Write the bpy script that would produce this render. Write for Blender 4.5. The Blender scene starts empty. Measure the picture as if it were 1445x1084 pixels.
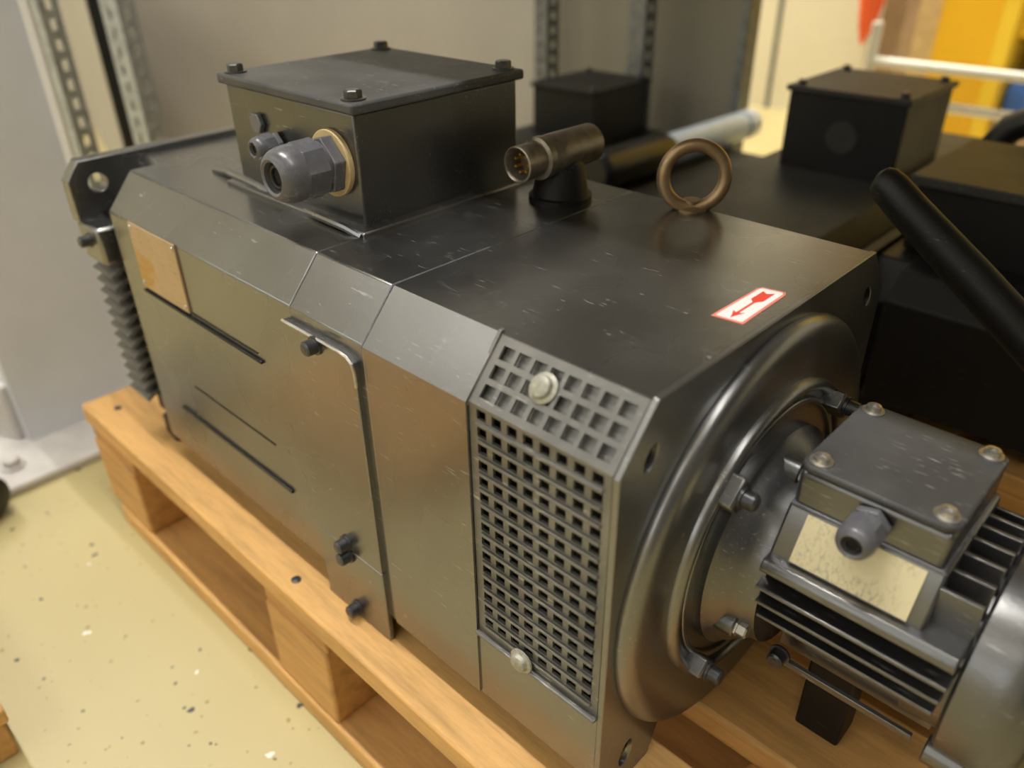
import bpy, bmesh, math, random
from mathutils import Vector, Matrix, Euler
random.seed(7)
D = bpy.data
COL = bpy.context.scene.collection
SC = bpy.context.scene
pi = math.pi

# ------------------------------------------------------------------ camera
cam = D.objects.new('camera', D.cameras.new('camera')); COL.objects.link(cam)
yaw, pit, rol = 0.7715, -0.5467, -0.0146
f_ = Vector((-math.sin(yaw)*math.cos(pit), math.cos(yaw)*math.cos(pit), math.sin(pit)))
r0 = Vector((math.cos(yaw), math.sin(yaw), 0)); u0 = r0.cross(f_)
r_ = r0*math.cos(rol)+u0*math.sin(rol); u_ = u0*math.cos(rol)-r0*math.sin(rol)
M = Matrix((r_, u_, -f_)).transposed().to_4x4(); M.translation = (0.2383, -0.2224, 0.4288)
cam.matrix_world = M
cam.data.sensor_width = 36; cam.data.lens = 36*1127.3/1445
cam.data.clip_start = 0.01; cam.data.clip_end = 60
cam.data.dof.use_dof = True; cam.data.dof.focus_distance = 0.47; cam.data.dof.aperture_fstop = 4.4
SC.camera = cam
# ------------------------------------------------------------------ world, lamps, exposure
w = D.worlds.new('hall_air'); SC.world = w; w.use_nodes = True
w.node_tree.nodes['Background'].inputs[0].default_value = (1.0, 0.93, 0.82, 1)
w.node_tree.nodes['Background'].inputs[1].default_value = 0.12
SC.view_settings.view_transform = 'Standard'; SC.view_settings.look = 'None'
SC.view_settings.gamma = 1; SC.view_settings.use_curve_mapping = False
SC.view_settings.exposure = -0.02
LAMPS = [  # x, y, z, length, width, power, colour, label
    (-0.75, -0.10, 2.78, 1.5, 0.05, 50, (1.0, 0.97, 0.92), 'slim fluorescent batten lamp above the edge of the rack shelf'),
    (1.15, -0.10, 2.78, 1.5, 0.05, 20, (1.0, 0.97, 0.92), 'slim fluorescent batten lamp above the far end of the rack shelf'),
    (-2.75, -0.10, 2.78, 1.5, 0.05, 40, (1.0, 0.97, 0.92), 'slim fluorescent batten lamp above the slanted partition sheet'),
    (-1.10, 1.75, 2.78, 1.5, 0.05, 118, (1.0, 0.95, 0.84), 'slim fluorescent batten lamp above the tubular trolley'),
    (0.70, 1.75, 2.78, 1.5, 0.05, 32, (1.0, 0.95, 0.84), 'slim fluorescent batten lamp above the yellow cabinet'),
    (-3.4, -2.3, 2.9, 1.2, 0.9, 8.5, (1.0, 0.97, 0.92), 'wide ceiling light panel at the end of the aisle'),
    (-1.9, -2.3, 2.9, 1.2, 0.9, 8.5, (1.0, 0.97, 0.92), 'wide ceiling light panel second from the end of the aisle'),
    (-0.4, -2.3, 2.9, 1.2, 0.9, 8.5, (1.0, 0.97, 0.92), 'wide ceiling light panel third from the end of the aisle'),
    (1.1, -2.3, 2.9, 1.2, 0.9, 8.5, (1.0, 0.97, 0.92), 'wide ceiling light panel fourth from the end of the aisle'),
]
for (x, y, z, L, Wd, P, c, lb) in LAMPS:
    l = D.lights.new('tube_light', 'AREA'); l.shape = 'RECTANGLE'; l.size = L; l.size_y = Wd
    l.energy = P; l.color = c
    o = D.objects.new('tube_light', l); COL.objects.link(o); o.location = (x, y, z-0.075)

# ------------------------------------------------------------------ materials
MATS = {}
def nodes_of(name):
    m = D.materials.new(name); m.use_nodes = True; nt = m.node_tree
    b = nt.nodes['Principled BSDF']; MATS[name] = m
    return m, nt, b
def coords(nt, kind='Object', scale=(1, 1, 1)):
    tc = nt.nodes.new('ShaderNodeTexCoord'); mp = nt.nodes.new('ShaderNodeMapping')
    mp.inputs['Scale'].default_value = scale
    nt.links.new(tc.outputs[kind], mp.inputs[0]); return mp.outputs[0]
def noise(nt, co, scale, detail=4, rough=.6):
    n = nt.nodes.new('ShaderNodeTexNoise'); n.inputs['Scale'].default_value = scale
    n.inputs['Detail'].default_value = detail; n.inputs['Roughness'].default_value = rough
    nt.links.new(co, n.inputs['Vector']); return n.outputs['Fac']
def ramp(nt, fac, stops):
    r = nt.nodes.new('ShaderNodeValToRGB'); nt.links.new(fac, r.inputs[0])
    while len(r.color_ramp.elements) < len(stops): r.color_ramp.elements.new(.5)
    for e, (p, c) in zip(r.color_ramp.elements, stops):
        e.position = p; e.color = (c[0], c[1], c[2], 1) if hasattr(c, '__len__') else (c, c, c, 1)
    return r.outputs[0]
def mix(nt, fac, a, b, mode='MIX'):
    m = nt.nodes.new('ShaderNodeMix'); m.data_type = 'RGBA'; m.blend_type = mode
    for s, val in ((m.inputs[0], fac), (m.inputs[6], a), (m.inputs[7], b)):
        if hasattr(val, 'links'): nt.links.new(val, s)
        elif hasattr(val, '__len__'): s.default_value = (*val, 1)
        else: s.default_value = val
    return m.outputs[2]
def bump(nt, b, h, strength, dist=.001):
    n = nt.nodes.new('ShaderNodeBump'); n.inputs['Strength'].default_value = strength
    n.inputs['Distance'].default_value = dist
    nt.links.new(h, n.inputs['Height']); nt.links.new(n.outputs[0], b.inputs['Normal'])
def plain(name, col, rough=.5, metal=0, var=.12, scale=40, bmp=0):
    m, nt, b = nodes_of(name); co = coords(nt)
    n = noise(nt, co, scale)
    c2 = [min(1, x*(1+var)) for x in col]; c1 = [x*(1-var) for x in col]
    nt.links.new(ramp(nt, n, [(.3, c1), (.7, c2)]), b.inputs['Base Color'])
    nt.links.new(ramp(nt, n, [(.3, max(0, rough-.06)), (.7, min(1, rough+.06))]), b.inputs['Roughness'])
    b.inputs['Metallic'].default_value = metal
    if bmp: bump(nt, b, noise(nt, co, scale*6), bmp)
    return m
def paint(name, col, rough, dust=(.10, .098, .095), amount=.35, rv=.1, ior=2.0, bmp=.06):
    """worn semi-gloss machine paint with pale dust, scuffs and short scratches"""
    m, nt, b = nodes_of(name); co = coords(nt)
    n1 = noise(nt, co, 14, 4, .55); n2 = noise(nt, co, 190, 3, .7)
    sc = coords(nt, scale=(70, 620, 620)); s1 = noise(nt, sc, 1.0, 2)
    d = ramp(nt, n1, [(.42, 0), (.75, amount)])
    c = mix(nt, d, col, dust)
    scr = ramp(nt, s1, [(.62, 0), (.70, .7)])
    brk = ramp(nt, noise(nt, co, 45, 3), [(.48, 0), (.62, 1)])
    sm = mix(nt, 1.0, scr, brk, 'MULTIPLY')
    c = mix(nt, sm, c, [x*2.8 for x in dust])
    fl = ramp(nt, n2, [(.70, 0), (.77, .35)])
    c = mix(nt, fl, c, [x*2.4 for x in dust])
    nt.links.new(c, b.inputs['Base Color'])
    nt.links.new(ramp(nt, noise(nt, co, 9, 2, .5), [(.3, rough-rv*.4), (.75, rough+rv*.6)]), b.inputs['Roughness'])
    b.inputs['IOR'].default_value = ior
    bump(nt, b, noise(nt, co, 420, 2), bmp, .0006)
    return m
BLACK = paint('black_machine_paint', (.017, .0165, .0165), .27, dust=(.10, .10, .10), amount=.38, ior=3.1)
LIDP = paint('dusty_black_lid_paint', (.060, .060, .062), .45, dust=(.17, .17, .17), amount=.5, ior=1.35)
BLACK_BOX = paint('black_box_paint', (.014, .0138, .014), .30, amount=.25, ior=2.1)
BLACK_MATT = paint('black_dull_paint', (.0065, .0062, .006), .5, dust=(.03, .03, .03), amount=.12, ior=1.4)  # base kept extra dark to deepen the shade on the motors behind
BLACK_OLD = paint('dark_olive_machine_paint', (.022, .021, .018), .55, dust=(.06, .058, .05), amount=.3, ior=1.5)
GRILLE = paint('dusty_grille_paint', (.085, .082, .075), .40, dust=(.24, .23, .21), amount=.8, bmp=.2)
DRUMP = paint('worn_black_drum_paint', (.026, .026, .027), .30, dust=(.11, .11, .11), amount=.4, ior=3.0)
BLACK_CAST2 = paint('dusty_plug_paint', (.022, .021, .018), .45, ior=1.5)
BLACK_CAST = paint('black_cast_paint', (.020, .020, .021), .32, amount=.35, bmp=.16, ior=2.4)
HOLE = plain('unlit_black_cavity', (.004, .004, .004), .8)  # near-black colour paints the darkness inside openings
STEEL = plain('worn_zinc_steel', (.55, .53, .50), .35, .9, .2, 120)
STEELD = plain('dark_zinc_screw', (.10, .10, .105), .33, .7, .3, 200)
SILVER = plain('polished_steel_sheen', (.62, .72, .86), .33, .1, .06, 30)  # bluish-white base stands in for the bright reflection on the rod
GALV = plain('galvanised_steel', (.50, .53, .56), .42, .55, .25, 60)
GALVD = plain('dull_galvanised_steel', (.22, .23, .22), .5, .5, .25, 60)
BRASS = plain('bronze_anodised_ring', (.34, .235, .13), .38, .75, .2, 90)
CONN = plain('tarnished_nickel', (.24, .21, .165), .36, .7, .3, 120)
GLAND = plain('grey_plastic', (.13, .13, .145), .25, 0, .15, 90)
FIBRE = plain('cream_fibre_washer', (.62, .47, .24), .7)
RUBBER = plain('black_rubber', (.010, .010, .010), .35)
CREAM = plain('faded_cream_label', (.62, .55, .32), .55, 0, .1, 60)
WHITE = plain('white_label', (.85, .85, .84), .45, 0, .03)
RED = plain('red_print', (.78, .055, .03), .45, 0, .05)
PINK = plain('faded_red_border', (.80, .25, .19), .45, 0, .1)
COLUMN = plain('light_grey_rack_paint', (.70, .73, .78), .45, 0, .05, 9)
PLATEG = plain('dusty_grey_steel', (.55, .52, .49), .6, 0, .12, 30)
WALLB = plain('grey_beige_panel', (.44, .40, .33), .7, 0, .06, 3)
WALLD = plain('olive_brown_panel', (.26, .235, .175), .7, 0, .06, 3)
WALLC = plain('cream_wall_paint', (.74, .70, .56), .7, 0, .04, 3)
CEIL = plain('white_ceiling', (.72, .71, .68), .8, 0, .03, 3)
YELLOW = plain('yellow_cabinet_paint', (.80, .46, .015), .38, 0, .04, 6)
YELLOWD = plain('yellow_side_paint', (.85, .58, .04), .38, 0, .04, 6)
TAN = plain('brown_cardboard', (.40, .28, .16), .8, 0, .25, 8)
REDBAG = plain('red_orange_cloth', (.85, .13, .04), .7, 0, .15, 12)
BLUE = plain('blue_plastic', (.05, .16, .62), .4, 0, .1)
WTUBE = plain('white_tube_paint', (.80, .78, .72), .4, 0, .04)
SKYPANE, nt_, bs_ = nodes_of('daylit_frosted_pane')
bs_.inputs['Base Color'].default_value = (.8, .85, .9, 1); bs_.inputs['Emission Color'].default_value = (.86, .93, 1.0, 1); bs_.inputs['Emission Strength'].default_value = 1.8
SHELF = plain('grey_steel_decking', (.13, .125, .12), .6, 0, .1, 10)

def brass_plate():
    m, nt, b = nodes_of('brass_nameplate'); co = coords(nt)
    n = noise(nt, co, 14, 4)
    c = ramp(nt, n, [(.40, (.50, .36, .21)), (.55, (.56, .41, .27)), (.62, (.52, .30, .085))])
    mp = coords(nt, scale=(60, 1, 520)); t = noise(nt, mp, 1, 2)
    c = mix(nt, ramp(nt, t, [(.60, 0), (.66, .35)]), c, (.20, .12, .05))
    nt.links.new(c, b.inputs['Base Color']); b.inputs['Metallic'].default_value = .45
    b.inputs['Roughness'].default_value = .42; return m
BRASSP = brass_plate()
def label_plate():
    m, nt, b = nodes_of('printed_cream_plate'); co = coords(nt)
    mp = coords(nt, scale=(520, 1, 330)); t = noise(nt, mp, 1, 2)
    n = noise(nt, co, 45, 3)
    msk = mix(nt, 1.0, ramp(nt, t, [(.46, 0), (.66, .5)]), ramp(nt, n, [(.45, 0), (.6, 1)]), 'MULTIPLY')
    c = mix(nt, msk, (.66, .58, .36), (.22, .19, .14))
    nt.links.new(c, b.inputs['Base Color']); b.inputs['Roughness'].default_value = .5; return m
LABELP = label_plate()
def wood(name, tint, seed):
    m, nt, b = nodes_of(name); co = coords(nt, scale=(3, 26, 26)); cf = coords(nt, scale=(1, 1, 1))
    off = co.node.inputs['Location']; off.default_value = (seed*3.1, seed*1.7, seed)
    n = noise(nt, co, 3.0, 6, .62); g = noise(nt, co, 14, 4, .7)
    t = [x*.72 for x in tint]; l = [min(1, x*1.10) for x in tint]
    c = ramp(nt, n, [(.30, t), (.5, tint), (.68, l)])
    c = mix(nt, ramp(nt, g, [(.45, 0), (.72, .35)]), c, [x*.55 for x in tint])
    k = ramp(nt, noise(nt, cf, 9, 3), [(.66, 0), (.78, .45)])
    c = mix(nt, k, c, (.36, .19, .07))
    nt.links.new(c, b.inputs['Base Color'])
    b.inputs['Roughness'].default_value = .62; bump(nt, b, g, .25, .001); return m
WOODS = [wood('pallet_pine', (.74, .425, .15), 1), wood('pallet_pine_b', (.68, .375, .125), 2), wood('pallet_pine_c', (.60, .31, .095), 3)]
def floor_mat():
    m, nt, b = nodes_of('speckled_vinyl'); co = coords(nt)
    n = noise(nt, co, 1.6, 3)
    c = ramp(nt, n, [(.35, (.470, .390, .180)), (.65, (.515, .440, .220))])
    for scale, thr, pick, colr, off in ((46, .17, .52, (.045, .055, .055), 0), (42, .17, .80, (.86, .84, .76), 5.3), (105, .20, .35, (.33, .24, .09), 2.2), (80, .16, .72, (.10, .10, .085), 9.1)):
        mp = coords(nt); mp.node.inputs['Location'].default_value = (off, off*.7, 0)
        mp.node.inputs['Scale'].default_value = (1, 1, .001)
        wv = nt.nodes.new('ShaderNodeTexNoise'); wv.inputs['Scale'].default_value = scale*2.3
        nt.links.new(mp, wv.inputs['Vector'])
        ad = nt.nodes.new('ShaderNodeVectorMath'); ad.operation = 'MULTIPLY_ADD'
        nt.links.new(wv.outputs['Color'], ad.inputs[0]); ad.inputs[1].default_value = (.45/scale,)*3
        nt.links.new(mp, ad.inputs[2])
        vo = nt.nodes.new('ShaderNodeTexVoronoi'); vo.inputs['Scale'].default_value = scale
        nt.links.new(ad.outputs[0], vo.inputs['Vector'])
        sp = nt.nodes.new('ShaderNodeSeparateColor'); nt.links.new(vo.outputs['Color'], sp.inputs[0])
        def mth(op, a, bb):
            q = nt.nodes.new('ShaderNodeMath'); q.operation = op
            for s, val in ((q.inputs[0], a), (q.inputs[1], bb)):
                if hasattr(val, 'links'): nt.links.new(val, s)
                else: s.default_value = val
            return q.outputs[0]
        size = mth('MULTIPLY', sp.outputs[1], thr)
        msk = mth('MULTIPLY', mth('LESS_THAN', vo.outputs['Distance'], size), mth('GREATER_THAN', sp.outputs[0], pick))
        c = mix(nt, msk, c, colr)
    nt.links.new(c, b.inputs['Base Color']); b.inputs['Roughness'].default_value = .42; return m
FLOORM = floor_mat()

# ------------------------------------------------------------------ mesh helpers
class MB:
    def __init__(s): s.v = []; s.f = []
    def add(s, v, f):
        n = len(s.v); s.v += [tuple(p) for p in v]; s.f += [tuple(i+n for i in q) for q in f]; return s
    def box(s, x0, x1, y0, y1, z0, z1):
        v = [(x, y, z) for x in (x0, x1) for y in (y0, y1) for z in (z0, z1)]
        return s.add(v, [(0, 1, 3, 2), (4, 6, 7, 5), (0, 4, 5, 1), (2, 3, 7, 6), (0, 2, 6, 4), (1, 5, 7, 3)])
    def prism(s, poly, axis, a0, a1):
        def P(a, p): return {'x': (a, p[0], p[1]), 'y': (p[0], a, p[1]), 'z': (p[0], p[1], a)}[axis]
        n = len(poly); v = [P(a0, p) for p in poly]+[P(a1, p) for p in poly]
        f = [tuple(range(n)), tuple(range(2*n-1, n-1, -1))]+[(i, (i+1) % n, n+(i+1) % n, n+i) for i in range(n)]
        return s.add(v, f)
    def lathe(s, prof, origin, direction, seg=48, phase=0):
        """prof: list of (distance along direction, radius)"""
        d = Vector(direction).normalized(); o = Vector(origin)
        a = Vector((0, 0, 1)) if abs(d.z) < .9 else Vector((1, 0, 0))
        e1 = d.cross(a).normalized(); e2 = d.cross(e1).normalized()
        v = []; f = []; n = len(prof)
        for (t, r) in prof:
            for k in range(seg):
                an = 2*pi*k/seg+phase; v.append(o+d*t+(e1*math.cos(an)+e2*math.sin(an))*r)
        for i in range(n-1):
            for k in range(seg):
                f.append((i*seg+k, i*seg+(k+1) % seg, (i+1)*seg+(k+1) % seg, (i+1)*seg+k))
        f.append(tuple(range(seg))); f.append(tuple(range((n-1)*seg, n*seg)))
        return s.add(v, f)
    def cyl(s, p0, p1, r, seg=24, r2=None, phase=0):
        p0 = Vector(p0); p1 = Vector(p1)
        return s.lathe([(0, r), ((p1-p0).length, r if r2 is None else r2)], p0, p1-p0, seg, phase)
    def torus(s, c, nrm, R, r, seg=48, sub=14, a0=0, a1=2*pi):
        c = Vector(c); d = Vector(nrm).normalized(); a = Vector((0, 0, 1)) if abs(d.z) < .9 else Vector((1, 0, 0))
        e1 = d.cross(a).normalized(); e2 = d.cross(e1)
        v = []; f = []
        for i in range(seg):
            t = 2*pi*i/seg; rad = e1*math.cos(t)+e2*math.sin(t)
            for j in range(sub):
                u = 2*pi*j/sub; v.append(c+rad*(R+r*math.cos(u))+d*(r*math.sin(u)))
        for i in range(seg):
            for j in range(sub):
                f.append((i*sub+j, ((i+1) % seg)*sub+j, ((i+1) % seg)*sub+(j+1) % sub, i*sub+(j+1) % sub))
        return s.add(v, f)
    def tube(s, path, r, seg=14):
        P = [Vector(p) for p in path]; n = len(P); v = []; f = []
        up = Vector((0.13, .21, 1)).normalized()
        for i, p in enumerate(P):
            t = (P[min(i+1, n-1)]-P[max(i-1, 0)]).normalized()
            e1 = t.cross(up).normalized(); e2 = t.cross(e1)
            rr = r[i] if hasattr(r, '__len__') else r
            for k in range(seg):
                an = 2*pi*k/seg; v.append(p+(e1*math.cos(an)+e2*math.sin(an))*rr)
        for i in range(n-1):
            for k in range(seg): f.append((i*seg+k, i*seg+(k+1) % seg, (i+1)*seg+(k+1) % seg, (i+1)*seg+k))
        f += [tuple(range(seg)), tuple(range((n-1)*seg, n*seg))]
        return s.add(v, f)
    def sheet(s, org, U, V, us, vs, hole, th):
        """perforated sheet: grid lines us x vs, hole(i,j) says which cells are open, th = thickness vector"""
        org = Vector(org); U = Vector(U); V = Vector(V); T = Vector(th); nu, nv = len(us), len(vs)
        v = [org+U*a+V*b_ for a in us for b_ in vs]; v += [p+T for p in v]; N = nu*nv; f = []
        I = lambda i, j: i*nv+j
        sol = lambda i, j: 0 <= i < nu-1 and 0 <= j < nv-1 and not hole(i, j)
        for i in range(nu-1):
            for j in range(nv-1):
                if not sol(i, j): continue
                a, b_, c, d = I(i, j), I(i+1, j), I(i+1, j+1), I(i, j+1)
                f += [(a, b_, c, d), (d+N, c+N, b_+N, a+N)]
                for (p, q, ni, nj) in ((a, b_, i, j-1), (b_, c, i+1, j), (c, d, i, j+1), (d, a, i-1, j)):
                    if not sol(ni, nj): f.append((p, p+N, q+N, q))
        return s.add(v, f)
    def mesh(s, name, smooth=35):
        me = D.meshes.new(name); me.from_pydata(s.v, [], s.f); me.update()
        bm = bmesh.new(); bm.from_mesh(me)
        bmesh.ops.delete(bm, geom=[x for x in bm.verts if not x.link_faces], context='VERTS')
        bmesh.ops.recalc_face_normals(bm, faces=bm.faces); bm.to_mesh(me); bm.free()
        if smooth:
            me.polygons.foreach_set('use_smooth', [True]*len(me.polygons)); me.set_sharp_from_angle(angle=math.radians(smooth))
        return me
BASE = {}
def link(name, data, mat, parent=None, loc=None, rot=None, local=False):
    o = D.objects.new(name, data); COL.objects.link(o)
    if data is not None and mat is not None and not data.materials: data.materials.append(mat)
    if parent is not None:
        o.parent = parent
        if parent in BASE.values() or parent.name in BASE:
            if not local: o.matrix_parent_inverse = Matrix.Translation(-BASE[parent.name])
    if loc is not None: o.location = loc
    if rot is not None: o.rotation_euler = rot
    return o
def build(mb, name, mat, parent=None, bev=0, smooth=35, seg=2, loc=None, rot=None, local=False):
    o = link(name, mb.mesh(name, smooth), mat, parent, loc, rot, local)
    if bev:
        m = o.modifiers.new('bevel', 'BEVEL'); m.width = bev; m.segments = seg; m.limit_method = 'ANGLE'; m.angle_limit = math.radians(30)
    return o
def tag(o, label, cat, group=None, kind=None):
    o['label'] = label
    if cat: o['category'] = cat
    if group: o['group'] = group
    if kind: o['kind'] = kind
    return o
def thing(name, loc, label, cat, group=None, rz=0):
    o = D.objects.new(name, None); COL.objects.link(o); o.location = loc; o.rotation_euler = (0, 0, rz)
    o.empty_display_size = .05
    BASE[o.name] = Vector(loc); return tag(o, label, cat, group)
def struct(mb, name, mat, label, bev=0):
    o = build(mb, name, mat, None, bev); o['kind'] = 'structure'; o['label'] = label; return o

FL = -0.168          # floor level
PT = -0.023          # top of the pallet
# ------------------------------------------------------------------ the room
struct(MB().box(-5, 3.5, -3.6, 2.35, FL-.05, FL), 'floor', FLOORM, 'yellow beige speckled vinyl floor')
struct(MB().box(-5, 3.5, -3.6, 2.35, 3.0, 3.05), 'ceiling', CEIL, 'white ceiling of the store room')
struct(MB().box(-5, 3.5, -3.65, -3.6, FL, 3.0), 'wall_front', WALLC, 'cream wall of the aisle')
struct(MB().box(-5.05, -5, -3.6, 2.35, FL, 3.0), 'wall_left', WALLC, 'cream wall at the end of the aisle')
for k, x in enumerate((-4.0, -2.4, -.8, .8)):
    fr = MB().box(x-.66, x+.66, -3.6, -3.57, 1.15, 1.22).box(x-.66, x+.66, -3.6, -3.57, 2.43, 2.5).box(x-.66, x-.59, -3.6, -3.57, 1.15, 2.5).box(x+.59, x+.66, -3.6, -3.57, 1.15, 2.5).box(x-.02, x+.02, -3.6, -3.57, 1.2, 2.45)
    wn = struct(fr, 'window_%d' % (k+1), CEIL, 'white framed daylight window in the aisle wall')
    for sx in (-1, 1): build(MB().box(x+sx*.305-.285, x+sx*.305+.285, -3.6, -3.595, 1.22, 2.43), 'pane', SKYPANE, wn)
wf = struct(MB().box(-5, 3.5, 2.3, 2.35, FL, 3.0), 'wall_back', WALLC, 'bright cream wall behind the rack')
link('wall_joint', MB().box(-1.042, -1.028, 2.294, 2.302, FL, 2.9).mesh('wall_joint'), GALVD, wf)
# rack back panels (free-standing partition sheet)
pb = thing('partition_panel', (-2.0, 1.14, FL), 'large grey-beige sheet partition standing behind the slotted posts', 'partition')
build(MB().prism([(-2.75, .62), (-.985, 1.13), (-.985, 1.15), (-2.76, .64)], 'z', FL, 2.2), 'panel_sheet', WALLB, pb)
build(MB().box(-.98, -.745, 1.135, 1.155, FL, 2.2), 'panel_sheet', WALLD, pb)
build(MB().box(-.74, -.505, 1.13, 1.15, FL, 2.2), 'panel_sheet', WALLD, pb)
build(MB().box(-.51, -.495, 1.12, 1.16, FL, 2.2), 'edge_profile', GALVD, pb, .002)
p2 = thing('partition_panel', (-2.4, .69, FL), 'slanted grey-beige sheet panel seen between the two galvanised posts', 'partition')
build(MB().prism([(-3.30, .955), (-1.47, .416), (-1.465, .434), (-3.295, .973)], 'z', FL, .40), 'panel_sheet', WALLB, p2)
build(MB().prism([(-1.474, .412), (-1.455, .407), (-1.447, .434), (-1.466, .439)], 'z', FL, .40), 'edge_profile', RUBBER, p2)

# ------------------------------------------------------------------ rack upright (left)
up = thing('rack_upright', (-.80, .02, FL), 'light grey painted steel rack upright bolted to the floor beside the pallet', 'rack upright')
build(MB().prism([(-.95, -.052), (-.785, -.052), (-.785, .095), (-.95, .095)], 'z', FL+.006, 1.6), 'column', COLUMN, up, .004)
build(MB().prism([(-.786, .087), (-.778, .095), (-.780, .099), (-.790, .0955)], 'z', FL+.0125, 1.6), 'column_lit_edge', WHITE, up, .002)  # white strip paints the lit edge of the grey column
build(MB().box(-1.02, -.70, -.122, .16, FL, FL+.012), 'base_plate', PLATEG, up, .003)
bo = MB().lathe([(0, .014), (.003, .014), (.0035, .010), (.011, .010), (.013, .007)], (0, 0, 0), (0, 0, 1), 6).mesh('anchor_bolt', 25)
for p in ((-.745, -.085), (-.745, .135)):
    link('anchor_bolt', bo, PLATEG, up, (p[0], p[1], FL+.012))
build(MB().prism([(-.90, -.052), (-.90, -.10), (-.89, -.10), (-.80, -.06), (-.80, -.052)], 'z', FL+.012, FL+.09), 'gusset', PLATEG, up, .002)
# shelf of the rack above the motors
sh = thing('rack_shelf', (.7, .6, .80), 'grey steel rack shelf spanning above the stored motors', 'shelf')
build(MB().box(-.765, -.45, .13, 1.03, .80, .83), 'decking', SHELF, sh, .002)
build(MB().box(-.449, 2.3, .13, 1.45, .80, .83), 'decking', SHELF, sh, .002)
build(MB().box(-.765, 2.3, .105, .13, .77, .86), 'beam', SHELF, sh, .002)
# ceiling lamps (fixtures)
for (x, y, z, L, Wd, P, c, lb) in LAMPS:
    t = thing('ceiling_lamp', (x, y, 3.0), lb, 'lamp')
    build(MB().box(x-L/2, x+L/2, y-Wd/2-.02, y+Wd/2+.02, z-.03, 3.0), 'lamp_housing', CEIL, t, .004)

# ------------------------------------------------------------------ slotted angle posts
def post(loc, rz, a, b_, mat, label, z1=1.9, pitch=.027):
    z0 = FL; n = int((z1-z0-.02)/pitch)
    def zs():
        L = [0]
        for k in range(n): L += [.012+k*pitch, .012+k*pitch+pitch*.56]
        return L+[z1-z0]
    t = thing('slotted_angle_post', (loc[0], loc[1], z0), label, 'post', 'perforated angle posts', rz)
    Z = zs(); h = lambda i, j: i == 1 and j % 2 == 1
    build(MB().sheet((0, 0, 0), (-1, 0, 0), (0, 0, 1), [.002, a*.42, a*.62, a], Z, h, (0, .002, 0)), 'side_flange', mat, t, 0, 0, local=True)
    build(MB().sheet((0, 0, 0), (0, 1, 0), (0, 0, 1), [0, b_*.36, b_*.66, b_], Z, h, (-.002, 0, 0)), 'perforated_flange', mat, t, 0, 0, local=True)
post((-1.075, .200), math.radians(25), .034, .036, GALV, 'galvanised slotted angle post beside the grey rack upright')
post((-1.12, .325), math.radians(22), .034, .036, GALV, 'galvanised slotted angle post between rack upright and big terminal box')
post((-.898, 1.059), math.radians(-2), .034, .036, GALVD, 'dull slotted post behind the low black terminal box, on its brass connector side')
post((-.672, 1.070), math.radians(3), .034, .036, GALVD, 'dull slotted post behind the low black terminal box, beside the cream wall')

# ------------------------------------------------------------------ wooden pallet under the main motor
pal = thing('wooden_pallet', (-.2, .14, FL), 'pine pallet carrying the large black motor', 'pallet')
X0, X1 = -.586, .228
YF = -.029
tops = [(-.029, .062), (.102, .180), (.222, .310)]
for i, (a, b_) in enumerate(tops):
    build(MB().box(X0+random.uniform(-.003, .003), X1+random.uniform(-.003, .003), a, b_, PT-.022, PT), 'plank', WOODS[i % 2], pal, .0025)
for (a, b_) in ((X0, X0+.10), (-.242, -.152), (X1-.10, X1)):
    build(MB().box(a+.001, b_-.001, YF+.003, .307, PT-.040, PT-.0222), 'cross_board', WOODS[2], pal, .002)
    for (c, d) in ((YF+.001, .065), (.10, .185), (.222, .306)):
        build(MB().box(a+.002, b_-.002, c, d, FL+.0222, PT-.0402), 'block', WOODS[1], pal, .003)
for (c, d) in ((YF-.001, .065), (.10, .185), (.222, .309)):
    build(MB().prism([(X0+.025, c), (X0, c+.025), (X0, d), (X1, d), (X1, c+.025), (X1-.025, c)], 'z', FL+.0005, FL+.022), 'bottom_board', WOODS[0], pal, .002)
nl = MB().lathe([(0, .004), (.0008, .0038), (.0012, .002)], (0, 0, 0), (0, 0, 1), 12).mesh('nail')
for p in ((-.55, -.005), (-.535, .045), (-.20, -.016), (.17, -.012)):
    link('nail', nl, STEELD, pal, (p[0], p[1], PT))

# ------------------------------------------------------------------ MAIN MOTOR
W, H = .2714, .2455; CY, CZ = .0246, .0281
mot = thing('electric_motor', (-.2, .1357, PT), 'large black electric motor with top terminal box and grilled fan end on pallet', 'motor')
def octo(dy=0, dz=0, zb=0):
    return [(-dy, zb), (W+dy, zb), (W+dy, H-CZ), (W-CY, H+dz), (CY, H+dz), (-dy, H-CZ)]
build(MB().prism(octo(), 'x', -.428, -.1665), 'housing_section', BLACK, mot, .0012)
build(MB().prism(octo(.0006, .0004), 'x', -.166, -.0925), 'housing_section', BLACK, mot, .0012)
build(MB().prism(octo(.0012, .0006), 'x', -.0920, -.0090), 'housing_section', BLACK, mot)
# fan section: top, back, bottom and lower front panel around the grille opening
fan = MB().prism([(CY, H+.0006), (W-CY, H+.0006), (W, H-CZ), (W, 0), (0, 0), (0, .0553), (.004, .0553), (.004, .004), (W-.004, .004), (W-.004, H-CZ), (W-CY-.004, H-.004), (CY+.003, H-.004)], 'x', -.0090, .0812)
build(fan, 'fan_housing', BLACK, mot)
build(MB().box(-.0085, .0808, .030, .24, .006, .236), 'fan_chamber', HOLE, mot)
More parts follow.
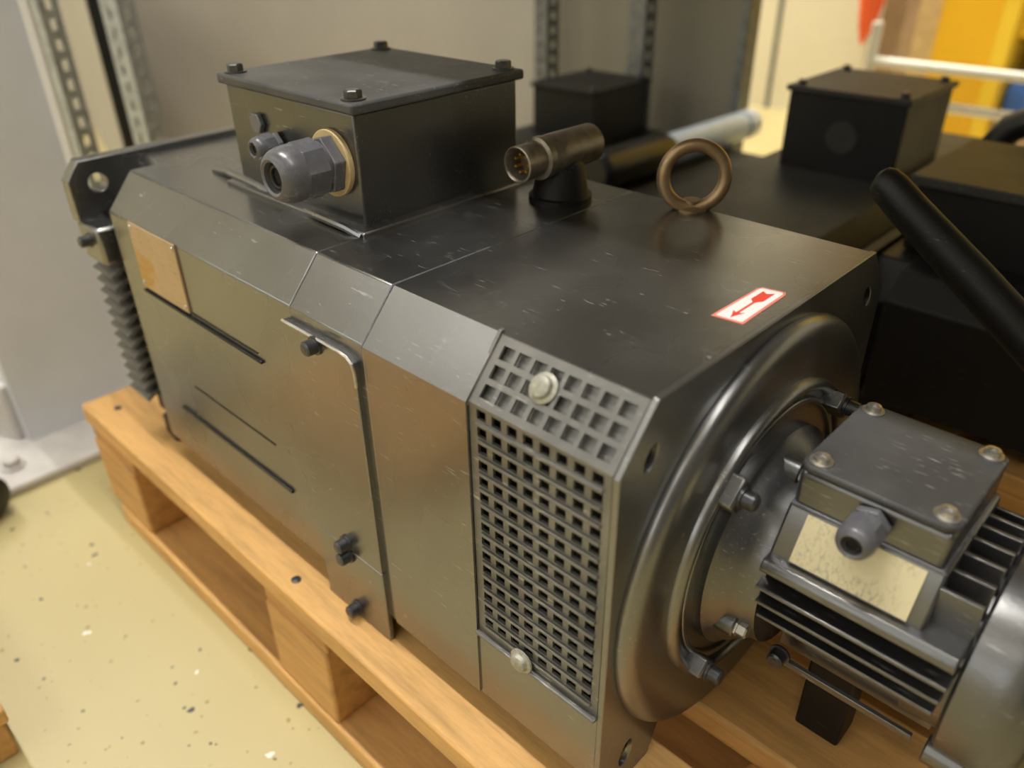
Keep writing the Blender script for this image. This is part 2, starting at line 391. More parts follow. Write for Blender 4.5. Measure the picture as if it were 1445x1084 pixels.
# ventilation grille
PX, PZ, HW = .0104, .0103, .0064
us = [-.0086]
for i in range(8): us += [i*PX-HW/2, i*PX+HW/2]
us.append(.0806)
zt = H-CZ; vs = [.0563]
for k in range(14, -1, -1):
    zc = .2122-k*PZ; vs += [zc-HW/2+.0002, zc+HW/2-.0002]
vs.append(zt)
gr = MB().sheet((0, .0006, 0), (1, 0, 0), (0, 0, 1), us, vs, lambda i, j: i % 2 == 1 and j % 2 == 1, (0, .0018, 0))
Lc = math.hypot(CY, CZ); dv = Vector((0, CY, CZ))/Lc; nv_ = Vector((0, CZ, -CY))/Lc
us2 = [-.0086]
for i in range(8): us2 += [i*PX-.0039, i*PX+.0039]
us2.append(.0806)
vs2 = [0]
for k in range(3): zc = .0078+k*.0104; vs2 += [zc-.0036, zc+.0036]
vs2.append(Lc)
gr.sheet((0, .0006, zt), (1, 0, 0), dv, us2, vs2, lambda i, j: i % 2 == 1 and j % 2 == 1, nv_*.0016)
grille = build(gr, 'ventilation_grille', GRILLE, mot, 0, 0)
pbk = Vector((0, .0006, zt))+nv_*.0040
bk = MB().add([pbk+Vector((-.0084, 0, 0))+dv*.001, pbk+Vector((.0804, 0, 0))+dv*.001, pbk+Vector((.0804, 0, 0))+dv*.034, pbk+Vector((-.0084, 0, 0))+dv*.034], [(0, 1, 2, 3)])
bk.add([Vector(p)+nv_*.001 for p in bk.v], [(0, 3, 2, 1)])
build(bk, 'grille_backing', GRILLE, grille, 0, 0)
# raised frame strips of the grille (bars shared between holes stand a little proud)
ribm = MB().box(-.0030, .0762, -.0010, .0014, -.0011, .0011).mesh('rib')
for k in range(15, 0, -1):
    o = link('rib', ribm, GRILLE, grille, (0, 0, .2122+PZ/2-k*PZ))
    bv = o.modifiers.new('bevel', 'BEVEL'); bv.width = .0004; bv.segments = 1
build(MB().box(-.0090, .0812, -.0030, .004, .0545, .0566), 'lower_lip', GRILLE, grille, .0008)
build(MB().prism([(-.0006, zt-.002), (.0006, zt), (CY, H+.0016), (CY+.003, H+.0016), (CY+.003, H-.001), (CY, H-.003), (.004, zt-.004)], 'x', -.0108, -.0086), 'side_rim', GRILLE, grille, .0004)
rb = MB().lathe([(0, .0078), (.0012, .0078), (.002, .0060), (.0042, .0052), (.0052, .003)], (0, 0, 0), (0, 0, 1), 18).mesh('grille_bolt')
DUSTY = plain('pale_dusty_bolt', (.40, .39, .33), .5, .3, .3, 300)
cb = Vector((.0285, .0006, zt))+dv*.0215
link('grille_bolt', rb, DUSTY, grille, cb, Vector((0, 0, 1)).rotation_difference(-nv_).to_euler())
link('grille_bolt', rb, DUSTY, grille, (.0287, -.002, .0612), (pi/2, 0, 0))
# seams on top and chamfer
build(MB().prism([(-.0012, zt-.001), (-.0012, zt), (CY-.0003, H+.0011), (.10, H+.0009), (.10, H), (CY, H-.001), (0, zt-.002)], 'x', -.0936, -.0922), 'weld_seam', GLAND, mot, .0004)
# underside skids / feet
for a, b_ in ((-.43, -.40), (-.0085, .06)):
    build(MB().box(a, b_, .03, W-.03, PT+.0004, 0), 'skid', BLACK_MATT, mot, .002)
build(MB().box(-.095, -.0092, .012, W-.012, PT+.012, 0), 'base_strip', BLACK_MATT, mot, .001)
# access cover with its lower half
cov = MB().prism([(-.172, .0425), (-.0985, .0425), (-.0985, .200), (-.1000, .2045), (-.1040, .2075), (-.112, .2085), (-.172, .2085)], 'y', -.0042, .0003)
ac = build(cov, 'access_cover', BLACK, mot, .0008)
lc = build(MB().box(-.172, -.0985, -.0040, .0003, PT+.0005, .0418), 'lower_cover', BLACK, mot, .0008)
build(MB().tube([(-.170, -.0045, .2088), (-.140, -.0045, .2088), (-.112, -.0045, .2088), (-.1042, -.0045, .2078), (-.0998, -.0045, .2046), (-.0982, -.0045, .200), (-.0982, -.0045, .19)], .0011, 8), 'cover_rim_highlight', STEEL, ac)  # pale bead paints the highlight along the cover's upper lip
hb = MB().lathe([(0, .0062), (.0015, .0062), (.0016, .0048), (.0075, .0048), (.0085, .0036)], (0, 0, 0), (0, 0, 1), 14)
hb.lathe([(.0086, .0022), (.0087, .0021)], (0, 0, 0), (0, 0, 1), 6)
hbm = hb.mesh('socket_screw')
for (x, z, par) in ((-.1355, .2040, ac), (-.1365, .0475, ac), (-.1362, .0362, lc), (-.1350, -.0145, lc)):
    link('socket_screw', hbm, STEELD, par, (x, -.0042, z), (pi/2, 0, 0))
# horizontal ledges and scribed lines on the side
build(MB().box(-.392, -.214, -.0022, .0002, .1590, .1612), 'side_ledge', BLACK_MATT, mot, .0006)
build(MB().box(-.390, -.220, -.0008, .0002, .1645, .1650), 'side_line', BLACK_MATT, mot)
build(MB().box(-.380, -.207, -.0020, .0002, .0500, .0530), 'side_ledge', RUBBER, mot, .0006)
build(MB().box(-.343, -.221, -.0006, .0002, .0868, .0876), 'side_line', BLACK_MATT, mot)
# nameplate
npz = build(MB().box(-.391, -.3145, -.0016, .0001, .1640, .2185), 'nameplate', BRASSP, mot, .0004)
npz['label'] = 'tarnished brass nameplate with worn print'
rv = MB().lathe([(0, .0022), (.0006, .002), (.0011, .0011)], (0, 0, 0), (0, 0, 1), 12).mesh('rivet')
for x in (-.387, -.3185):
    for z in (.168, .2145): link('rivet', rv, STEEL, npz, (x, -.0016, z), (pi/2, 0, 0))
# drive end: flange plate with ears, neck and vent louvres
fl_ = MB()
YE = -.010
poly = [(.022, .030), (W-.022, .030), (W-.022, .199), (W-YE, .199), (W-YE, H-.012), (W-YE-.012, H+.003), (YE+.012, H+.003), (YE, H-.012), (YE, .199), (.022, .199)]
def holed_plate(mb, poly, holes, x0, x1, seg=20):
    bm = bmesh.new()
    vo = [bm.verts.new((0, p[0], p[1])) for p in poly]
    ed = [bm.edges.new((vo[i], vo[(i+1) % len(vo)])) for i in range(len(vo))]
    for (y, z, ry, rz_, ang) in holes:
        hv = []
        for k in range(seg):
            a = 2*pi*k/seg; py = ry*math.cos(a); pz = rz_*math.sin(a)
            hv.append(bm.verts.new((0, y+py*math.cos(ang)-pz*math.sin(ang), z+py*math.sin(ang)+pz*math.cos(ang))))
        ed += [bm.edges.new((hv[i], hv[(i+1) % seg])) for i in range(seg)]
    bmesh.ops.triangle_fill(bm, use_beauty=True, use_dissolve=False, edges=ed)
    bmesh.ops.dissolve_limit(bm, angle_limit=.01, verts=bm.verts, edges=[e for e in bm.edges if not e.is_boundary])
    r = bmesh.ops.extrude_face_region(bm, geom=bm.faces[:])
    bmesh.ops.translate(bm, vec=(x1-x0, 0, 0), verts=[g for g in r['geom'] if isinstance(g, bmesh.types.BMVert)])
    bmesh.ops.translate(bm, vec=(x0, 0, 0), verts=bm.verts)
    bm.verts.index_update(); mb.add([q.co[:] for q in bm.verts], [[q.index for q in f.verts] for f in bm.faces]); bm.free()
    return mb
fp = build(holed_plate(MB(), poly, [(.0135, .2285, .0078, .0078, 0), (W-.0135, .2285, .0078, .0078, 0)], -.488, -.474), 'drive_flange', BLACK, mot, .0008)
build(MB().prism([(.030, .005), (W-.03, .005), (W-.03, H-.035), (W-.055, H-.002), (.055, H-.002), (.030, H-.035)], 'x', -.4745, -.427), 'drive_neck', BLACK, mot, .001)
build(MB().box(-.487, -.446, -.0085, .034, .166, .1988), 'vent_head', BLACK, mot, .003)
build(MB().box(-.4745, -.428, .012, .034, .005, .205), 'vent_jamb', BLACK_MATT, mot)
lm = MB().prism([(0, 0), (.010, .006), (.030, .006), (.030, .0025), (.011, .0025), (.0015, -.003)], 'x', -.486, -.448).mesh('vent_louvre')
for k in range(12): link('vent_louvre', lm, GRILLE, mot, (0, -.0065, .032+k*.0112))
build(MB().box(-.484, -.450, .012, .034, .022, .168), 'vent_backing', HOLE, mot)
link('flange_screw', hbm, STEELD, mot, (-.4680, -.0085, .1850), (pi/2, 0, 0))
build(MB().prism([(-.470, .010), (-.446, .008), (-.438, .014), (-.438, .06), (-.470, .06)], 'z', PT+.0004, -.001), 'drive_foot', BLACK_MATT, mot, .002)
# terminal box on top
bx0, bx1, by0, by1 = -.324, -.173, .067, .2097
tb = build(MB().box(bx0, bx1, by0, by1, H-.001, .3192), 'terminal_box', BLACK_BOX, mot, .0018)
build(MB().box(-.334, -.163, .058, .218, H-.001, H+.0032), 'mounting_pad', BLACK, tb, .0012)
build(MB().box(-.328, -.169, .063, .2137, .3188, .3257), 'box_lid', LIDP, tb, .0018)
ls = MB().lathe([(0, .0078), (.0011, .0078)], (0, 0, 0), (0, 0, 1), 20); ls.lathe([(.0011, .0056), (.0052, .0056), (.006, .0046)], (0, 0, 0), (0, 0, 1), 6)
lsm = ls.mesh('lid_screw', 25)
for x in (-.318, -.180):
    for y in (.0735, .2035): link('lid_screw', lsm, STEELD, tb, (x, y, .3257), (0, 0, .3))
# cable glands
def gland(name, x, z, y, s, parent, washer=True):
    g = build(MB().lathe([(.004*s, .0195*s), (.0125*s, .0195*s)], (x, y, z), (0, -1, 0), 6, .26), name, GLAND, parent, .0008)
    if washer: build(MB().cyl((x, y, z), (x, y-.004*s, z), .0212*s, 36), 'fibre_washer', FIBRE, g, .0004)
    build(MB().lathe([(.0125*s, .0165*s), (.0150*s, .0165*s)], (x, y, z), (0, -1, 0), 28), 'gland_neck', GLAND, g)
    build(MB().lathe([(.0150*s, .0188*s), (.030*s, .0185*s), (.0305*s, .0180*s)], (x, y, z), (0, -1, 0), 8, .1), 'gland_nut', GLAND, g, .0008)
    dm = MB(); pr = [(.0300*s, .0178*s), (.036*s, .0176*s), (.042*s, .0160*s), (.0455*s, .0135*s), (.0465*s, .0112*s), (.0455*s, .0095*s), (.040*s, .0088*s)]
    dm.lathe(pr, (x, y, z), (0, -1, 0), 32); build(dm, 'gland_dome', GLAND, g, 0, 50)
    build(MB().cyl((x, y-.0400*s, z), (x, y-.0412*s, z), .0088*s, 24), 'gland_bore', HOLE, g)
    build(MB().torus((x, y-.0418*s, z), (0, 1, 0), .0068*s, .0016*s, 24, 8), 'gland_seal', RUBBER, g)
    return g
gland('cable_gland', -.1985, .2855, by0, 1.0, mot)
gland('small_cable_gland', -.262, .2865, by0, .46, mot, False)
build(MB().lathe([(0, .0075), (.004, .0075)], (-.285, by0, .297), (0, -1, 0), 6), 'blanking_plug', GLAND, mot, .0006)
build(MB().tube([(-.372, .070, H+.001), (-.350, .069, H+.0035), (-.300, .066, H+.0035), (-.285, .066, H+.001)], .0035, 10), 'weld_bead', BLACK, mot)
build(MB().tube([(-.245, .0645, H), (-.215, .0585, H+.003), (-.180, .0575, H+.003), (-.166, .059, H)], .003, 10), 'weld_bead', BLACK, mot)
# right angle connector
cx, cy_ = -.122, .200
cn = build(MB().lathe([(0, .0225), (.004, .0225), (.005, .020), (.012, .0185), (.024, .017), (.030, .012)], (cx, cy_, H), (0, 0, 1), 28), 'connector_base', BLACK_MATT, mot)
build(MB().lathe([(0, .010), (.003, .0135), (.040, .0140), (.050, .0138), (.053, .0120)], (cx, cy_+.034, .2790), (0, -1, 0), 24), 'connector_barrel', CONN, cn)
build(MB().lathe([(0, .0128), (.0015, .0144), (.007, .0144), (.0085, .0125)], (cx, cy_-.018, .2790), (0, -1, 0), 28), 'locking_ring', CONN, cn)
sk = MB().lathe([(0, .0118), (.018, .0122), (.0185, .0112), (.0165, .0102), (.004, .0098)], (cx, cy_-.026, .2790), (0, -1, 0), 28); build(sk, 'connector_socket', CONN, cn)
pn = MB()
for k in range(7):
    a = 2*pi*k/7; pn.cyl((cx+.006*math.cos(a), cy_-.030, .2790+.006*math.sin(a)), (cx+.006*math.cos(a), cy_-.040, .2790+.006*math.sin(a)), .0009, 8)
PIN = plain('gold_pin', (.75, .45, .10), .3, .9); build(pn, 'contact_pin', PIN, cn)
# eyebolt
eb = build(MB().torus((-.0405, .242, .2680), (.62, -.75, .1), .0205, .0045, 56, 16), 'eyebolt_ring', BRASS, mot)
build(MB().lathe([(0, .011), (.003, .011), (.005, .006), (.008, .006)], (-.0405, .242, H-.001), (0, 0, 1), 24), 'eyebolt_collar', BRASS, eb)
# rotation sticker with red border and arrow
A = Vector((.0572, .1096, 0)); B = Vector((.0744, .1114, 0)); Cc = Vector((.0735, .1605, 0)); Dd = Vector((.0582, .1575, 0))
def stq(u, v): return (A*(1-u)+B*u)*(1-v)+(Dd*(1-u)+Cc*u)*v
def flat(polys, z0, z1):
    mb = MB()
    for pl in polys: mb.prism([tuple(stq(u, v)[:2]) for (u, v) in pl], 'z', z0, z1)
    return mb
zs_ = H+.0006
stk = build(flat([[(0, 0), (1, 0), (1, .93), (.9, 1), (.1, 1), (0, .93)]], zs_, zs_+.0003), 'rotation_sticker', PINK, mot, 0, 0)
build(flat([[(.09, .035), (.91, .035), (.91, .93), (.83, .965), (.17, .965), (.09, .93)]], zs_+.0003, zs_+.00045), 'sticker_field', WHITE, stk, 0, 0)
build(flat([[(.46, .12), (.50, .06), (.54, .12)], [(.46, .12), (.54, .12), (.68, .24), (.54, .21), (.46, .21), (.32, .24)], [(.46, .21), (.54, .21), (.54, .55), (.46, .55)], [(.46, .55), (.54, .55), (.70, .62), (.70, .88), (.50, .83), (.30, .88), (.30, .62)]], zs_+.00045, zs_+.0006), 'arrow_print', RED, stk, 0, 0)
# fan end plate with ear holes
ep = holed_plate(MB(), [(-.0004, PT+.0004), (.05, PT+.0004), (.06, .004), (W-.06, .004), (W-.05, PT+.0004), (W, PT+.0004), (W, zt), (W-CY, H+.0014), (CY, H+.0014), (-.0004, zt)],
    [(.0225, .2175, .0042, .0072, -.5), (.0255, .004, .0058, .0098, -.25), (W-.0225, .2175, .0042, .0072, .5), (W-.0255, .004, .0058, .0098, .25)], .0813, .0850)
build(ep, 'fan_end_plate', DRUMP, mot, .0008)
yc, zc_ = .1357, .1088
R0 = .1305
dr = MB().lathe([(.0845, R0-.001), (.0862, R0), (.0890, R0-.0008), (.0915, R0-.0030), (.0930, R0-.0065), (.0935, R0-.012), (.0928, .105), (.0925, .0975)], (0, yc, zc_), (1, 0, 0), 128)
drum = build(dr, 'fan_cover', DRUMP, mot, 0, 50)
rg = MB()
def ring(mb, prof, seg=96):   # closed-profile ring
    n = len(prof); v = []; f = []
    for k in range(seg):
        a = 2*pi*k/seg
        for (x, r) in prof: v.append((x, yc+r*math.cos(a), zc_+r*math.sin(a)))
    for k in range(seg):
        for j in range(n): f.append((k*n+j, ((k+1) % seg)*n+j, ((k+1) % seg)*n+(j+1) % n, k*n+(j+1) % n))
    return mb.add(v, f)
build(ring(MB(), [(.0920, .0955), (.0945, .0952), (.0968, .0935), (.0975, .0910), (.0968, .0890), (.0945, .0880), (.0920, .0880)]), 'cover_ring', DRUMP, drum, 0, 60)
build(ring(MB(), [(.0915, .0838), (.0950, .0835), (.0952, .0800), (.0915, .0795)]), 'inner_ring', DRUMP, drum, .0006, 60)
tbm = MB().box(-.004, .010, -.009, .009, -.006, .006).mesh('clamp_tab')
for ang in (132, -136, 45, -45):
    a = math.radians(ang); r = .0868
    o = link('clamp_tab', tbm, BLACK_CAST, drum, (.0945, yc+r*math.cos(a), zc_+r*math.sin(a)), (a+pi/2, 0, 0))
    bv = o.modifiers.new('bevel', 'BEVEL'); bv.width = .0015; bv.segments = 2
    o = link('clamp_screw', hbm, STEELD, drum, (.1045, yc+r*math.cos(a), zc_+r*math.sin(a)), (0, pi/2, 0))
# ------------------------------------------------------------------ blower motor (bolted to the fan end)
zb_ = .106
bl = build(MB().lathe([(.090, .070), (.0975, .070), (.100, .0665), (.104, .0650), (.108, .0600), (.116, .0565), (.1215, .0555)], (0, yc, zb_), (1, 0, 0), 72), 'blower_bell', BLACK_CAST, mot, 0, 40)
for ang in (98, 200, 285, 20):
    a = math.radians(ang); r = .0585
    y, z = yc+r*math.cos(a), zb_+r*math.sin(a)
    build(MB().cyl((.100, y, z), (.1135, y, z), .0072, 20), 'bolt_boss', BLACK_CAST, bl, .001)
    build(MB().lathe([(.1135, .0058), (.1145, .0058), (.1146, .0046), (.119, .0046), (.1198, .0036)], (0, y, z), (1, 0, 0), 6), 'bell_bolt', STEEL, bl)
core = MB().prism([(.0835, .1405), (.0985, .1675), (.1745, .1675), (.1900, .1405), (.1880, .134), (.0835, .134)], 'x', .1205, .1965)
body = build(core, 'blower_body', BLACK_CAST, mot, .0015)
build(MB().prism([(.1140, .133), (.1580, .133), (.1580, .075), (.150, .064), (.122, .064), (.1140, .075)], 'x', .1205, .2165), 'stator_core', BLACK_MATT, body)  # darker paint deepens the shade between the cooling fins
build(MB().cyl((.196, yc, zb_), (.2175, yc, zb_), .0475, 48), 'stator_end', BLACK_CAST, body)
FX0, FX1 = .1205, .2145
build(MB().prism([(.0760, .1360), (.0765, .1395), (.0790, .1425), (.0920, .1425), (.1140, .1345), (.0790, .1340)], 'x', FX0, FX1), 'nameplate_ledge', BLACK_CAST, body, .0008)
for k, (z, y) in enumerate(((.1250, .0755), (.1140, .0770), (.1025, .0800))):
    build(MB().prism([(y, z-.0011), (y, z+.0011), (.115, z+.0024), (.115, z-.0024)], 'x', FX0+.0008*k, FX1-.0012*k), 'cooling_fin', BLACK_CAST, body, .0005)
    build(MB().prism([(2*yc-y, z-.0011), (2*yc-y, z+.0011), (2*yc-.115, z+.0024), (2*yc-.115, z-.0024)], 'x', FX0, FX1), 'cooling_fin', BLACK_CAST, body, .0005)
for k in range(7):
    y = .0960+k*.0125; zz = .150+.0135*math.cos((y-yc)/.05*1.2)
    build(MB().box(.1960, .2145, y-.0013, y+.0013, .12, zz+.004), 'cooling_fin', BLACK_CAST, body, .0005)
for k in range(4):
    y = .120+k*.0115; build(MB().box(FX0+.004, FX1-.004, y-.0013, y+.0013, .0500, .0645), 'cooling_fin', BLACK_CAST, body, .0005)
npl = MB().add([(.1315, .0848, .1436), (.1890, .0848, .1436), (.1890, .0972, .1658), (.1315, .0972, .1658),
                (.1315, .0838, .1441), (.1890, .0838, .1441), (.1890, .0962, .1663), (.1315, .0962, .1663)],
               [(0, 1, 2, 3), (4, 5, 6, 7), (0, 1, 5, 4), (1, 2, 6, 5), (2, 3, 7, 6), (3, 0, 4, 7)])
o = build(npl, 'blower_nameplate', LABELP, body, 0, 0); o['label'] = 'small cream nameplate with smudged print'
# rear bell
rbl = build(MB().lathe([(.2150, .0480), (.2152, .0545), (.2170, .0565), (.2300, .0570), (.2400, .0555), (.2480, .0500), (.2500, .0430), (.2500, .010)], (0, yc, zb_), (1, 0, 0), 64), 'blower_rear_bell', BLACK_CAST, mot, 0, 40)
for ang in (232, 320, 50):
    a = math.radians(ang); r = .0590
    y, z = yc+r*math.cos(a), zb_+r*math.sin(a)
    build(MB().cyl((.213, y, z), (.232, y, z), .0078, 20), 'bell_lug', BLACK_CAST, rbl, .001)
    build(MB().lathe([(.232, .0058), (.233, .0058), (.2331, .0044), (.2375, .0044)], (0, y, z), (1, 0, 0), 6), 'bell_bolt', STEEL, rbl)
# blower terminal box
BX0, BX1, BY0, BY1 = .1215, .1940, .0990, .1740
bb = build(MB().prism([(BX0, BY0), (BX1, BY0), (BX1, BY1), (BX0, BY1)], 'z', .1665, .1875), 'blower_terminal_box', BLACK_CAST, mot, .003, seg=3)
build(MB().box(BX0-.0005, BX1+.0010, BY0-.001, BY1+.001, .1662, .1682), 'box_gasket', GLAND, bb, .0006)
build(MB().prism([(BX0+.004, BY0-.0008), (BX1-.004, BY0-.0008), (BX1+.0008, BY0+.004), (BX1+.0008, BY1-.004), (BX1-.004, BY1+.0008), (BX0+.004, BY1+.0008), (BX0-.0008, BY1-.004), (BX0-.0008, BY0+.004)], 'z', .1878, .1920), 'blower_box_lid', LIDP, bb, .0014)
sm_ = MB().lathe([(0, .0058), (.0008, .0058), (.0009, .0040), (.0034, .0038), (.0036, .0024), (.0024, .0022)], (0, 0, 0), (0, 0, 1), 20).mesh('lid_screw')
for x in (BX0+.007, BX1-.007):
    for y in (BY0+.007, BY1-.007): link('lid_screw', sm_, STEEL, bb, (x, y, .1920))
bg = gland('blower_cable_gland', .1600, .1775, BY0, .52, mot, False)
build(MB().box(.128, .205, .1085, .1115, .0455, .0500), 'base_rail', BLACK_CAST, body, .0005)
link('rail_bolt', hbm, STEEL, body, (.1300, .1085, .0535), (pi/2, 0, 0))
build(MB().box(.1400, .1680, .1320, .1560, PT+.0004, .0645), 'support_foot', BLACK_MATT, mot, .002)

# ------------------------------------------------------------------ further motors in the store (behind)
def low_motor(name, loc, rz, L, Wd, Ht, label, mat, ch=.024, flange=True, tail=.12):
    """octagonal motor, local x = shaft axis, local origin under the front left corner"""
    t = thing(name, loc, label, 'motor', None, rz)
    z0 = .02
    build(MB().prism([(0, z0), (Wd, z0), (Wd, Ht-ch), (Wd-ch, Ht), (ch, Ht), (0, Ht-ch)], 'x', .045, L), 'housing', mat, t, .002, local=True)
    if flange:
        build(MB().prism([(-.008, .03), (Wd+.008, .03), (Wd+.008, Ht-.012), (Wd-.006, Ht+.002), (.006, Ht+.002), (-.008, Ht-.012)], 'x', 0, .013), 'drive_flange', mat, t, .0015, local=True)
        build(MB().prism([(.03, .03), (Wd-.03, .03), (Wd-.03, Ht-.04), (Wd-.055, Ht-.003), (.055, Ht-.003), (.03, Ht-.04)], 'x', .012, .046), 'drive_neck', mat, t, .002, local=True)
    for a in (.06, L-.06): build(MB().box(a-.03, a+.03, .01, Wd-.01, 0, z0+.001), 'foot', mat, t, .002, local=True)
    build(MB().lathe([(L-.001, min(Wd*.44, Ht*.5-.012)), (L+.015, min(Wd*.44, Ht*.5-.012)), (L+.022, min(Wd*.40, Ht*.5-.02)), (L+.022+(tail-.022)*.3, Wd*.2), (L+tail, Wd*.19)], (0, Wd/2, Ht*.5), (1, 0, 0), 40), 'fan_cover', mat, t, 0, 40, local=True)
    return t
def boxon(t, x0, x1, y0, y1, z0, z1, mat, lidmat, lid=.007, ov=.004, screws=True):
    b = build(MB().box(x0, x1, y0, y1, z0, z1-lid), 'terminal_box', mat, t, .002, local=True)
    build(MB().box(x0-ov, x1+ov, y0-ov, y1+ov, z1-lid, z1), 'box_lid', lidmat, b, .0015)
    if screws:
        for x in (x0+.010, x1-.010):
            for y in (y0+.010, y1-.010): link('lid_screw', lsm, STEELD, b, (x, y, z1))
    return b
def stage(loc, sx, sy, h, label):
    """pallet under a motor behind"""
    t = thing('wooden_pallet', (loc[0]+sx/2, loc[1]+sy/2, FL), label, 'pallet')
    n = 4; wd = sx/(n+.6)
    for i in range(n):
        a = loc[0]+i*(sx-wd)/(n-1); build(MB().box(a, a+wd, loc[1], loc[1]+sy, FL+h-.02, FL+h), 'plank', WOODS[i % 3], t, .002)
    for j in range(3):
        b = loc[1]+j*(sy-.09)/2
        build(MB().box(loc[0], loc[0]+sx, b, b+.09, FL+h-.038, FL+h-.0202), 'cross_board', WOODS[2], t, .002)
        for i in range(3):
            a = loc[0]+i*(sx-.1)/2; build(MB().box(a, a+.1, b, b+.09, FL+.0202, FL+h-.0382), 'block', WOODS[1], t, .002)
        build(MB().box(loc[0], loc[0]+sx, b, b+.09, FL, FL+.02), 'bottom_board', WOODS[0], t, .002)
    return t
# motor with open-holed terminal box, shaft axis along y
m3 = low_motor('electric_motor', (-.055, .50, FL), pi/2, .60, .245, .290, 'black motor with a tall terminal box having a round blanked hole, behind the ring bolt', BLACK_OLD)
b3 = boxon(m3, .290, .440, .0405, .189, .289, .3904, BLACK_MATT, BLACK_OLD)
build(MB().cyl((.2905, .112, .336), (.2885, .112, .336), .0195, 32), 'knockout_disc', BLACK_CAST2, b3)
# low motor far back with plain terminal box, shaft axis along y
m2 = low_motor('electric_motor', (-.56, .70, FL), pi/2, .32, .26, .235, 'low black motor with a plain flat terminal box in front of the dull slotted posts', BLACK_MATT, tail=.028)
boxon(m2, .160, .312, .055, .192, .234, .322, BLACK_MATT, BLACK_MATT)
# a third housing carrying the loose shaft
m5 = low_motor('electric_motor', (-.335, .60, FL), pi/2, .46, .205, .215, 'low black motor housing under the polished steel shaft', BLACK_OLD, flange=False)
# motor at the right with big terminal box, axis along x
stage((-.030, .50), .62, .45, .145, 'pine pallet under the motor with the wide dusty terminal box')
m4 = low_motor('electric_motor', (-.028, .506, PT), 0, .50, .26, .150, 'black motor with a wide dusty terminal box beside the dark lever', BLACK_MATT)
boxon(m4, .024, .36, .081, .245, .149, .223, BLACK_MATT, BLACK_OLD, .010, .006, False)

# loose shaft: black sleeve and polished rod
shf = thing('steel_shaft', (-.48, .71, .047), 'polished steel shaft with a black sleeve lying behind the brass connector', 'shaft')
build(MB().lathe([(0, .022), (.01, .030), (.10, .0305), (.165, .030), (.178, .024)], (-.487, .705, .0785), (.035, 1, .0), 32), 'sleeve', RUBBER, shf)
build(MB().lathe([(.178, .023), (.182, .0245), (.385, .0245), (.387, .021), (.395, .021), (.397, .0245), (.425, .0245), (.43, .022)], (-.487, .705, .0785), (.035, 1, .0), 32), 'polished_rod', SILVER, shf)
# dark lever
lv = thing('steel_lever', (.52, .328, FL), 'dark bent steel lever leaning in front of the wide terminal box', 'lever')
lvp = [(.0475, .328, .2665), (.0490, .328, .2660), (.0520, .328, .2640), (.058, .328, .2600), (.072, .328, .2490), (.12, .328, .2150), (.20, .328, .157), (.32, .328, .055), (.47, .328, -.10), (.52, .328, FL+.014)]
build(MB().tube(lvp, [.004, .0085, .0112, .0122, .0128, .0138, .0145, .0145, .0145, .013], 20), 'lever_arm', BLACK_MATT, lv)
# black hose
hs = tag(build(MB().tube([(-.028, .842, PT+.015), (-.030, .842, .08), (-.020, .842, .155), (.004, .842, .197), (.045, .842, .222), (.10, .842, .232), (.18, .842, .21), (.26, .842, .12), (.29, .842, .04), (.30, .85, PT+.015)], .017, 14), 'hose', RUBBER), 'black rubber hose looping up behind the wide dusty terminal box', 'hose')

# ------------------------------------------------------------------ far background
yc_ = thing('cabinet', (-.2, 2.2, FL), 'bright yellow steel cabinet standing beyond the motors', 'cabinet')
build(MB().box(-.505, -.365, 2.10, 2.29, FL, 1.7), 'cabinet_side', YELLOW, yc_, .004)
build(MB().box(-.365, -.322, 2.085, 2.29, FL, 1.7), 'door_edge', YELLOWD, yc_, .006)
build(MB().box(-.322, .5, 2.12, 2.29, .125, 1.7), 'upper_door', YELLOWD, yc_, .006)
build(MB().box(-.322, .5, 2.27, 2.29, FL, .125), 'inner_back', TAN, yc_)
build(MB().box(-.322, .5, 2.10, 2.27, FL, -.06), 'lower_shelf', TAN, yc_, .003)
tag(build(MB().prism([(-.315, -.0595), (-.12, -.0595), (-.10, .035), (-.300, .035), (-.318, .0)], 'y', 2.13, 2.25), 'crate', BLUE, None, .006), 'blue plastic crate on the lower shelf of the yellow cabinet', 'crate')
cbd = thing('cardboard_sheet', (-.58, 2.2, FL), 'brown folded cardboard leaning beside the yellow cabinet', 'cardboard')
build(MB().prism([(-.690, 2.16), (-.64, 2.20), (-.632, 2.195), (-.69, 2.145)], 'z', FL, 1.1), 'cardboard_leaf', TAN, cbd, .002)
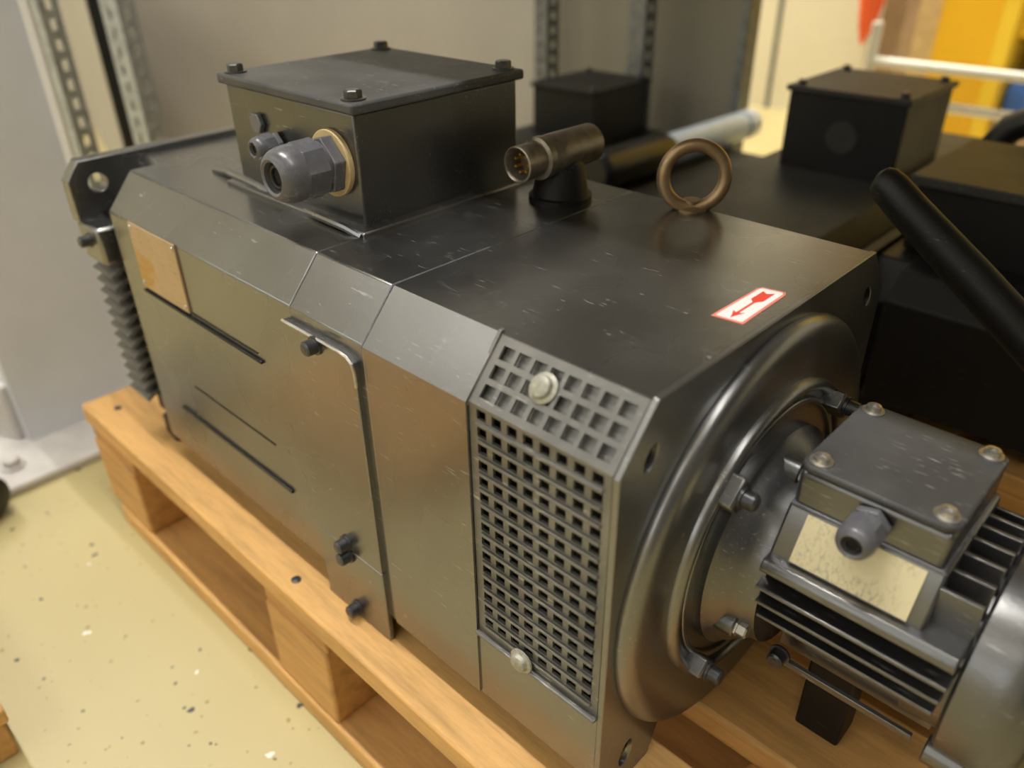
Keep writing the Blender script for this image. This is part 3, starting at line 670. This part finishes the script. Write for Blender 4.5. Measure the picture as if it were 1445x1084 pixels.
build(MB().prism([(-.64, 2.20), (-.575, 2.15), (-.57, 2.16), (-.632, 2.215)], 'z', FL, 1.1), 'cardboard_leaf', TAN, cbd, .002)
build(MB().prism([(-.575, 2.15), (-.512, 2.13), (-.512, 2.14), (-.57, 2.16)], 'z', FL, 1.1), 'cardboard_leaf', FIBRE, cbd, .002)
rd = MB().lathe([(0, .004), (.04, .018), (.10, .030), (.25, .040), (.45, .045), (.5, .02)], (-.672, 2.06, .085), (.06, 0, 1), 14)
rb_ = thing('cloth_bag', (-.67, 2.06, FL), 'red-orange cloth hanging on a grey pole beside the brown cardboard', 'bag')
build(rd, 'cloth', REDBAG, rb_)
build(MB().cyl((-.655, 2.10, FL), (-.655, 2.10, 1.0), .008, 12), 'hanging_pole', WTUBE, rb_)
ct = thing('tube_trolley', (-.2, 1.7, FL), 'white tubular trolley frame in front of the yellow cabinet', 'trolley')
for z in (.125, .053): build(MB().tube([(-.46, 1.6, z), (.2, 1.6, z)], .010, 12), 'rail', WTUBE, ct)
for x in (-.462, .2): build(MB().tube([(x, 1.6, FL), (x, 1.6, .20 if x < 0 else .13)], .011, 12), 'upright_tube', WTUBE, ct)
for x in (-.462, .2): build(MB().tube([(x, 1.6, FL+.05), (x, 2.0, FL+.05), (x, 2.0, FL)], .010, 12), 'side_tube', WTUBE, ct)
# edge items at the left of the picture
tag(build(MB().lathe([(0, .024), (.10, .026), (.14, .030), (.165, .028), (.17, .018)], (-.820, -.192, FL+.031), (.93, .36, 0), 24), 'pipe_end', RUBBER), 'dark rounded pipe end lying on the floor by the rack upright base plate', 'pipe')
pc = thing('wooden_pallet', (-.6, -.45, FL), 'second pine pallet on the aisle floor, only its corner showing', 'pallet')
for k in range(4): build(MB().box(-.64, -.336, -.212-.12*k-.10, -.212-.12*k, FL+.04, FL+.055), 'plank', WOODS[k % 3], pc, .002)
for x in (-.64, -.43): build(MB().box(x, x+.09, -.66, -.216, FL, FL+.0398), 'block', WOODS[1], pc, .002)
